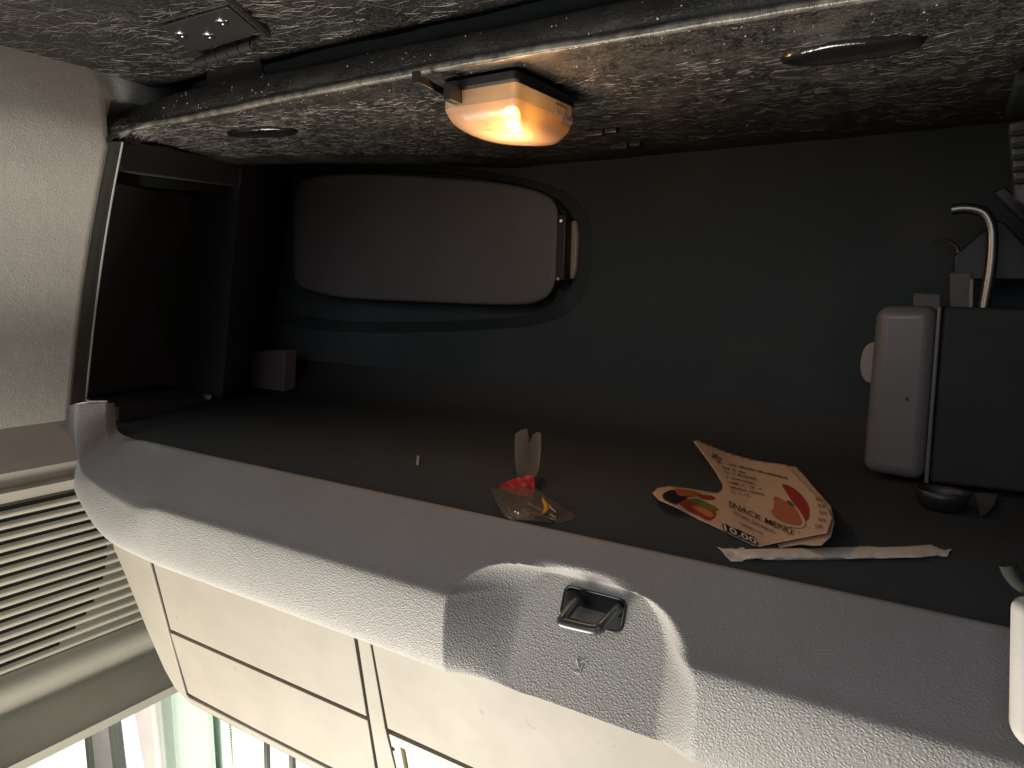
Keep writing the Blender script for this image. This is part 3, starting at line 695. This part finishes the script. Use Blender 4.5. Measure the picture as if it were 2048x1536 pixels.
# bits under the box
cp = thing('smoked_cup', at(1880, 1010, Z=-.2), 'smoked clear cup lying under the black box', 'cup')
c0 = at(1884, 1000, Z=-.19); rings = []
for r_, z in ((.022, .010), (.0215, .004), (.019, -.004), (.013, -.0085), (.004, -.0098)):
    rings.append([c0+V((math.cos(t)*r_, math.sin(t)*r_*.8, z)) for t in [2*math.pi*k/28 for k in range(28)]])
vs, fs = grid(rings, True)
obj('cup_bowl', vs, fs, smooth_plastic('smoked', (.022, .02, .02), .45, .00002, 500, .7), cp, solid=.001)
sc2 = [at(x, y, Z=-.195) for x, y in ((1950, 985), (1996, 988), (1988, 1010), (1975, 1024), (1962, 1028), (1956, 1016))]
prism('plastic_shard', sc2, (0, 0, -.003), smooth_plastic('shard', (.12, .12, .10), .5), None, bevel=.0006, label='small grey plastic shard lying on the carpet right of the cup', cat='scrap')
prism('paper_scrap', [at(x, y, Z=-.1985) for x, y in ((834, 911), (839, 912), (837, 930), (832, 928))], (0, 0, -.001), M('scrap_white', (.45, .43, .38), .8).m, None, label='tiny pale scrap on the carpet, left of the tied bag', cat='scrap')
cap = thing('seat_corner', at(2040, 1300, Y=.42), 'pale grey rounded trim block with a dark cap at the right edge of the picture', 'trim block')
palegrey = smooth_plastic('pale_block', (.44, .42, .39), .6, .0002, 300)
rbox('block', [(2024, 1196), (2300, 1270), (2300, 1700), (2019, 1480)], .40, .015, palegrey, cap, .012)
obj('dark_cap', *tubemesh(cat_([at(x, y, Y=.415) for x, y in ((2016, 1128), (2024, 1146), (2042, 1166), (2080, 1185), (2150, 1200))], 5), .004, 12), darkgap, cap)

lint = [(V((rnd.uniform(-.95, .15), rnd.uniform(.52, .93), fl_z+.0006)), V((0, 0, 1))) for _ in range(260)]
o = specks('floor_lint', lint, None, M('lint', (.16, .16, .145), .9, .1).m, .0003, .0010)
# ------------------------------------------------------------------ straw wrapper
paper = M('white_paper', (.80, .73, .63), .85, .2)
wv = paper.t.nodes.new('ShaderNodeTexWave'); wv.inputs['Scale'].default_value = 210; wv.inputs['Distortion'].default_value = .6
paper.t.links.new(paper.map((1, .25, 0), (0, 0, .5)), wv.inputs['Vector']); paper.bump(wv.outputs['Fac'], .0004, .55).bump(paper.noise(120, 4), .0010, .8)
wr_t = [(1434, 1093), (1447, 1097), (1462, 1096), (1472, 1098), (1485, 1094), (1492, 1098), (1540, 1097), (1600, 1096), (1690, 1093), (1740, 1092), (1760, 1094), (1800, 1093), (1850, 1090), (1862, 1089), (1875, 1094), (1889, 1100), (1906, 1097), (1898, 1104), (1898, 1109), (1893, 1113), (1875, 1111), (1840, 1115), (1760, 1117), (1700, 1118), (1640, 1121), (1600, 1120), (1560, 1122), (1530, 1121), (1515, 1117), (1492, 1118), (1484, 1123), (1462, 1122), (1450, 1110), (1442, 1100)]
def wr_h(p):
    cy_ = 1107-(p.x-1470)*.008; d_ = min(1, abs(p.y-cy_)/14); e_ = min(1, max(0, (p.x-1470)/40), 1)*min(1, max(.1, (1895-p.x)/60))
    return .0008+.0042*math.sqrt(max(0, 1-d_*d_))*e_+.0012*noise.noise(V((p.x*.05, p.y*.12, 1)))*(1.6-e_)
vs2, fs = fillpx(wr_t, 4)
obj('straw_wrapper', [at(p.x, p.y, Z=-.2+max(.0003, wr_h(p))) for p in vs2], fs, paper.m, label='long empty white paper straw wrapper lying below the menu leaflet', cat='straw wrapper', solid=-.0003)
tiny = [at(1745, 1107, Z=-.194), at(1748, 1111, Z=-.1945), at(1752, 1113, Z=-.195)]
# ------------------------------------------------------------------ menu leaflet
leaf = thing('menu_leaflet', at(1520, 1090, Z=-.2), 'folded kraft paper menu leaflet with food pictures, lying on the carpet', 'leaflet')
kraft = M('kraft_paper', (.62, .42, .28), .7, .25)
kraft.color(kraft.ramp(kraft.noise(220, 4, .7), [(.3, (.60, .41, .27)), (.7, (.70, .49, .33))])); kraft.bump(kraft.noise(60, 3), .0006, .5)
def lf(p, off=0):
    x, y = p.x, p.y
    s = ((x-1520)*.55+(1093-y)*.25)/100.0            # rises towards the curled right side
    h = .0015+.024*sst(s/1.1)
    h += .020*sst((985-y)/110)*sst((1500-x)/140)     # the raised top-left wing
    h += .010*sst((1440-x)/120)*sst((y-960)/30)      # lifted left corner
    h -= .005*math.exp(-(((x-1440)*.5+(y-1000)*.86)/26)**2)
    h += .0012*noise.noise(V((x*.012, y*.015, 3)))
    q = at(x, y, Z=-.2+max(.001, h)); return q+V((0, -.3, 1)).normalized()*off
outl = [(1387, 883), (1393, 880), (1466, 908), (1512, 921), (1572, 929), (1600, 958), (1634, 992), (1656, 1016), (1664, 1036), (1654, 1066), (1600, 1076), (1560, 1084), (1521, 1093), (1505, 1090), (1470, 1073), (1440, 1058), (1400, 1040), (1350, 1014), (1318, 1000), (1305, 986), (1315, 976), (1340, 972), (1380, 977), (1415, 983), (1436, 986), (1445, 979), (1445, 968), (1432, 945), (1416, 922), (1400, 900)]
def leafmesh(name, poly, off, mat, step=6, dy=0, label=None, **k):
    vs2, fs = fillpx(poly, step)
    return obj(name, [lf(V((p.x, p.y)), off+dy) for p in vs2], fs, mat, leaf, **k)
leafmesh('printed_sheet', outl, 0, kraft.m, 5, solid=-.0003)
under = [(1388, 879), (1394, 876), (1470, 903), (1512, 917), (1592, 927), (1612, 948), (1640, 980), (1662, 1004), (1669, 1036), (1662, 1064), (1642, 1082), (1622, 1082), (1600, 1080), (1560, 1087), (1522, 1095), (1530, 1080), (1600, 1040), (1590, 960), (1500, 930)]
leafmesh('folded_under_sheet', under, -.004, M('kraft_back', (.6, .42, .28), .8).m, 6, solid=-.0003)
ink = M('ink_black', (.012, .010, .010), .6).m
def c_(n, c): return M(n, c, .6, .3).m
blobs = [
 ('food_picture', [(1343, 985), (1352, 977), (1372, 979), (1398, 985), (1410, 992), (1380, 994), (1366, 998), (1352, 992)], c_('orange_print', (.42, .12, .03))),
 ('food_picture', [(1354, 1005), (1368, 997), (1392, 1002), (1420, 1012), (1432, 1022), (1432, 1034), (1418, 1044), (1396, 1032), (1372, 1020)], c_('red_print', (.38, .055, .03))),
 ('food_picture', [(1372, 1000), (1392, 996), (1418, 1008), (1437, 1018), (1436, 1023), (1414, 1018), (1392, 1009)], c_('green_print', (.15, .20, .035))),
 ('food_picture', [(1380, 1012), (1404, 1014), (1430, 1030), (1424, 1038), (1400, 1026)], c_('salmon_print', (.60, .22, .09))),
 ('food_picture', [(1396, 992), (1416, 990), (1434, 998), (1420, 1001), (1402, 998)], c_('crimson_print', (.33, .04, .03))),
 ('steak_picture', [(1560, 967), (1584, 975), (1604, 992), (1618, 1014), (1618, 1036), (1611, 1046), (1600, 1024), (1586, 1008), (1576, 992)], c_('crimson_print2', (.34, .035, .03))),
 ('ham_picture', [(1546, 992), (1566, 1001), (1590, 1018), (1601, 1040), (1604, 1050), (1586, 1052), (1560, 1044), (1542, 1028), (1549, 1010)], c_('ham_print', (.46, .14, .07))),
 ('sprig_picture', [(1572, 1001), (1582, 1006), (1590, 1014), (1584, 1015), (1576, 1011)], c_('sprig_print', (.08, .10, .03))),
 ('cream_swirl', [(1534, 1018), (1540, 1018), (1544, 1032), (1560, 1046), (1588, 1054), (1606, 1054), (1600, 1030), (1586, 1012), (1592, 1014), (1607, 1036), (1612, 1049), (1607, 1059), (1584, 1058), (1556, 1050), (1538, 1036)], c_('cream_print', (.62, .42, .27))),
 ('black_field', [(1325, 990), (1340, 982), (1350, 982), (1356, 995), (1378, 995), (1364, 1002), (1352, 1010), (1346, 1009), (1326, 1000)], ink),
 ('black_field', [(1443, 1052), (1452, 1050), (1462, 1058), (1478, 1062), (1492, 1070), (1512, 1078), (1510, 1086), (1494, 1080), (1470, 1068), (1448, 1059)], ink),
]
for k, (n, poly, m_) in enumerate(blobs): leafmesh(n, [(p.x, p.y) for p in chaikin(v2(poly), 1)], .0004+.00012*k, m_, 5)
bpy.context.view_layer.update()
def text_on(s, org, ux, uy, mat, name='printed_text', mapf=None, bold=0, par_=None, shear=0):
    """text whose em is ux (px per unit along) / uy (px per unit up), laid on a surface"""
    cu_ = bpy.data.curves.new('t', 'FONT'); cu_.body = s; cu_.offset = bold; cu_.shear = shear; cu_.resolution_u = 2
    to = bpy.data.objects.new('t', cu_); C.objects.link(to); bpy.context.view_layer.update()
    me = to.to_mesh(); vs = [mapf(V((org[0]+v.co.x*ux[0]+v.co.y*uy[0], org[1]+v.co.x*ux[1]+v.co.y*uy[1]))) for v in me.vertices]
    fs = [tuple(p.vertices) for p in me.polygons]; to.to_mesh_clear(); bpy.data.objects.remove(to)
    return obj(name, vs, fs, mat, par_, smooth=False)
mf = lambda p: lf(p, .0021)
grey_ink = M('ink_brown', (.06, .035, .025), .6).m
text_on('SNACK MENÜ', (1455, 1014), (20.5, 9.6), (-3, -17), ink, mapf=mf, par_=leaf, bold=.008, shear=.25)
text_on('Döner Sandwich', (1466, 1030), (12.6, 6.2), (-2, -11), grey_ink, mapf=mf, par_=leaf, shear=.2)
text_on('10.00', (1444, 1062), (32, 14.6), (-4, -17), ink, mapf=lambda p: lf(p, .0019), par_=leaf, bold=.10)
text_on('10.00', (1444, 1062), (32, 14.6), (-4, -17), M('price_white', (.75, .66, .55), .6).m, mapf=lambda p: lf(p, .0024), par_=leaf, bold=.02)
for k, (x_, y_) in enumerate(((1631, 1004), (1636, 1017), (1639, 1031), (1637, 1045), (1630, 1058))):
    text_on('8.50' if k != 4 else '6.50', (x_, y_), (8.4, 1.6), (-1, -9), grey_ink, mapf=mf, par_=leaf, bold=.01)
def dash(x0, y0, x1, y1, h=1.6):
    n = max(2, int((x1-x0)/5)); out = []
    for i in range(n):
        if rnd.random() < .15: continue
        a0, a1 = i/n, (i+rnd.uniform(.6, .92))/n
        q = [(x0+(x1-x0)*t, y0+(y1-y0)*t) for t in (a0, a1)]
        hh = h*rnd.uniform(.7, 1.1)
        out.append(([mf(V(p)) for p in ((q[0][0], q[0][1]), (q[1][0], q[1][1]), (q[1][0]-.5, q[1][1]-hh), (q[0][0]-.5, q[0][1]-hh))], [(0, 1, 2, 3)]))
    return out
for a0 in ((1433, 926, 1580, 962, 3.2), (1445, 938, 1492, 950, 2.4), (1449, 947, 1512, 962, 2.4), (1452, 957, 1508, 971, 2.4), (1454, 967, 1524, 983, 2.4), (1458, 977, 1530, 994, 2.4), (1462, 986, 1500, 996, 2.0), (1478, 1050, 1528, 1074, 2.6), (1486, 1040, 1545, 1070, 1.6), (1560, 1055, 1602, 1070, 1.6)): obj('print_line', *merge(dash(*a0)), grey_ink, leaf, smooth=False)
for a0 in ((1420, 911, 1441, 918, 4), (1424, 917, 1444, 922, 3)): obj('print_line', *merge(dash(*a0)), grey_ink, leaf, smooth=False)

# ------------------------------------------------------------------ tied bag of screws
bag = thing('screw_bag', at(1050, 1030, Z=-.2), 'small clear plastic bag of screws tied with a red band', 'bag')
clear = lensmat('clear_film', (.46, .39, .32), .55, .15)
clear2 = lensmat('clear_film_body', (.80, .66, .52), .60, .12)
def bagf(hmax, cx_, cy_, rx, ry, off=.001):
    def f(p):
        d_ = min(1, math.hypot((p.x-cx_)/rx, (p.y-cy_)/ry)); n_ = noise.noise(V((p.x*.045, p.y*.045, 5)))+.5*noise.noise(V((p.x*.12, p.y*.12, 2)))
        return at(p.x, p.y, Z=-.2+off+max(0, hmax*(1-d_*d_)+.0018*n_*(1-.4*d_)))
    return f
def film(name, poly, f, mat=clear, step=4, **k):
    vs2, fs = fillpx(poly, step); return obj(name, [f(p) for p in vs2], fs, mat, bag, **k)
film('bag_body', [(981, 977), (994, 978), (1002, 975), (1040, 972), (1070, 973), (1078, 981), (1110, 1004), (1148, 1028), (1151, 1034), (1146, 1039), (1120, 1047), (1060, 1041), (1025, 1040), (1010, 1033), (1000, 1018), (990, 998)], bagf(.014, 1050, 1010, 90, 42), clear2)
film('bag_tail', [(1030, 868), (1040, 861), (1054, 857), (1057, 874), (1062, 900), (1064, 930), (1062, 952), (1034, 953), (1030, 920), (1029, 890)], lambda p: at(p.x, p.y, Y=.66-.0005*(p.y-857)+.0015*math.sin(p.x*.12+p.y*.03)))
film('bag_tail', [(1060, 885), (1066, 869), (1075, 863), (1082, 867), (1082, 900), (1078, 935), (1072, 953), (1062, 952), (1062, 915)], lambda p: at(p.x, p.y, Y=.655-.0005*(p.y-857)+.0012*math.cos(p.x*.15)))
film('bag_crease', [(1042, 917), (1046, 919), (1056, 934), (1062, 950), (1054, 951), (1044, 932)], lambda p: at(p.x, p.y, Y=.635), lensmat('film_glint', (.6, .46, .36), .45, .2))
redm = M('red_band', (.72, .035, .03), .45, .5); redm.bump(redm.noise(150, 3), .0008, .8)
bp = [(1001, 970), (1012, 964), (1026, 958), (1038, 955), (1043, 956), (1052, 952), (1069, 952), (1071, 962), (1070, 976), (1062, 974), (1046, 977), (1030, 975), (1016, 977), (1002, 980)]
vs2, fs = fillpx(bp, 4)
obj('red_tie', [at(p.x, p.y, Y=.606-.004*math.sin((p.x-1000)*.045)+.002*noise.noise(V((p.x*.1, p.y*.1, 0)))) for p in vs2], fs, redm.m, bag, solid=.0015)
brass = M('brass', (.75, .60, .42), .25, .5, 1).m; yel = M('yellow_plug', (.75, .38, .04), .5, .4).m
def screw(p0, p1, mat, r=.0016):
    d_ = (p1-p0); n = 60; path = []; rad = []
    for k in range(n+1):
        t = k/n; path.append(p0+d_*t); rad.append(r*2.0*(1-t*6) if t < .08 else r*(.78+.3*math.sin(t*13*6.28))*(1 if t < .9 else (1-t)*9+.1))
    rad[0] = r*2.1
    obj('screw', *tubemesh(path, rad, 10), mat, bag)
def ag(x, y, h): return at(x, y, Z=-.2+h)
screw(ag(1046, 1022, .006), ag(1116, 1041, .004), brass); screw(ag(1058, 1009, .008), ag(1114, 1036, .006), screwm, .0013)
screw(ag(1018, 1018, .009), ag(1026, 1032, .005), brass); screw(ag(1098, 1013, .01), ag(1112, 1024, .009), brass, .0013)
screw(ag(1008, 1014, .006), ag(1028, 1006, .009), screwm, .0013)
obj('yellow_plug', *tubemesh([ag(1085, 996, .014), ag(1091, 1010, .012), ag(1092, 1022, .010), ag(1082, 1031, .009)], [.0006, .0022, .0028, .0012], 8), yel, bag)
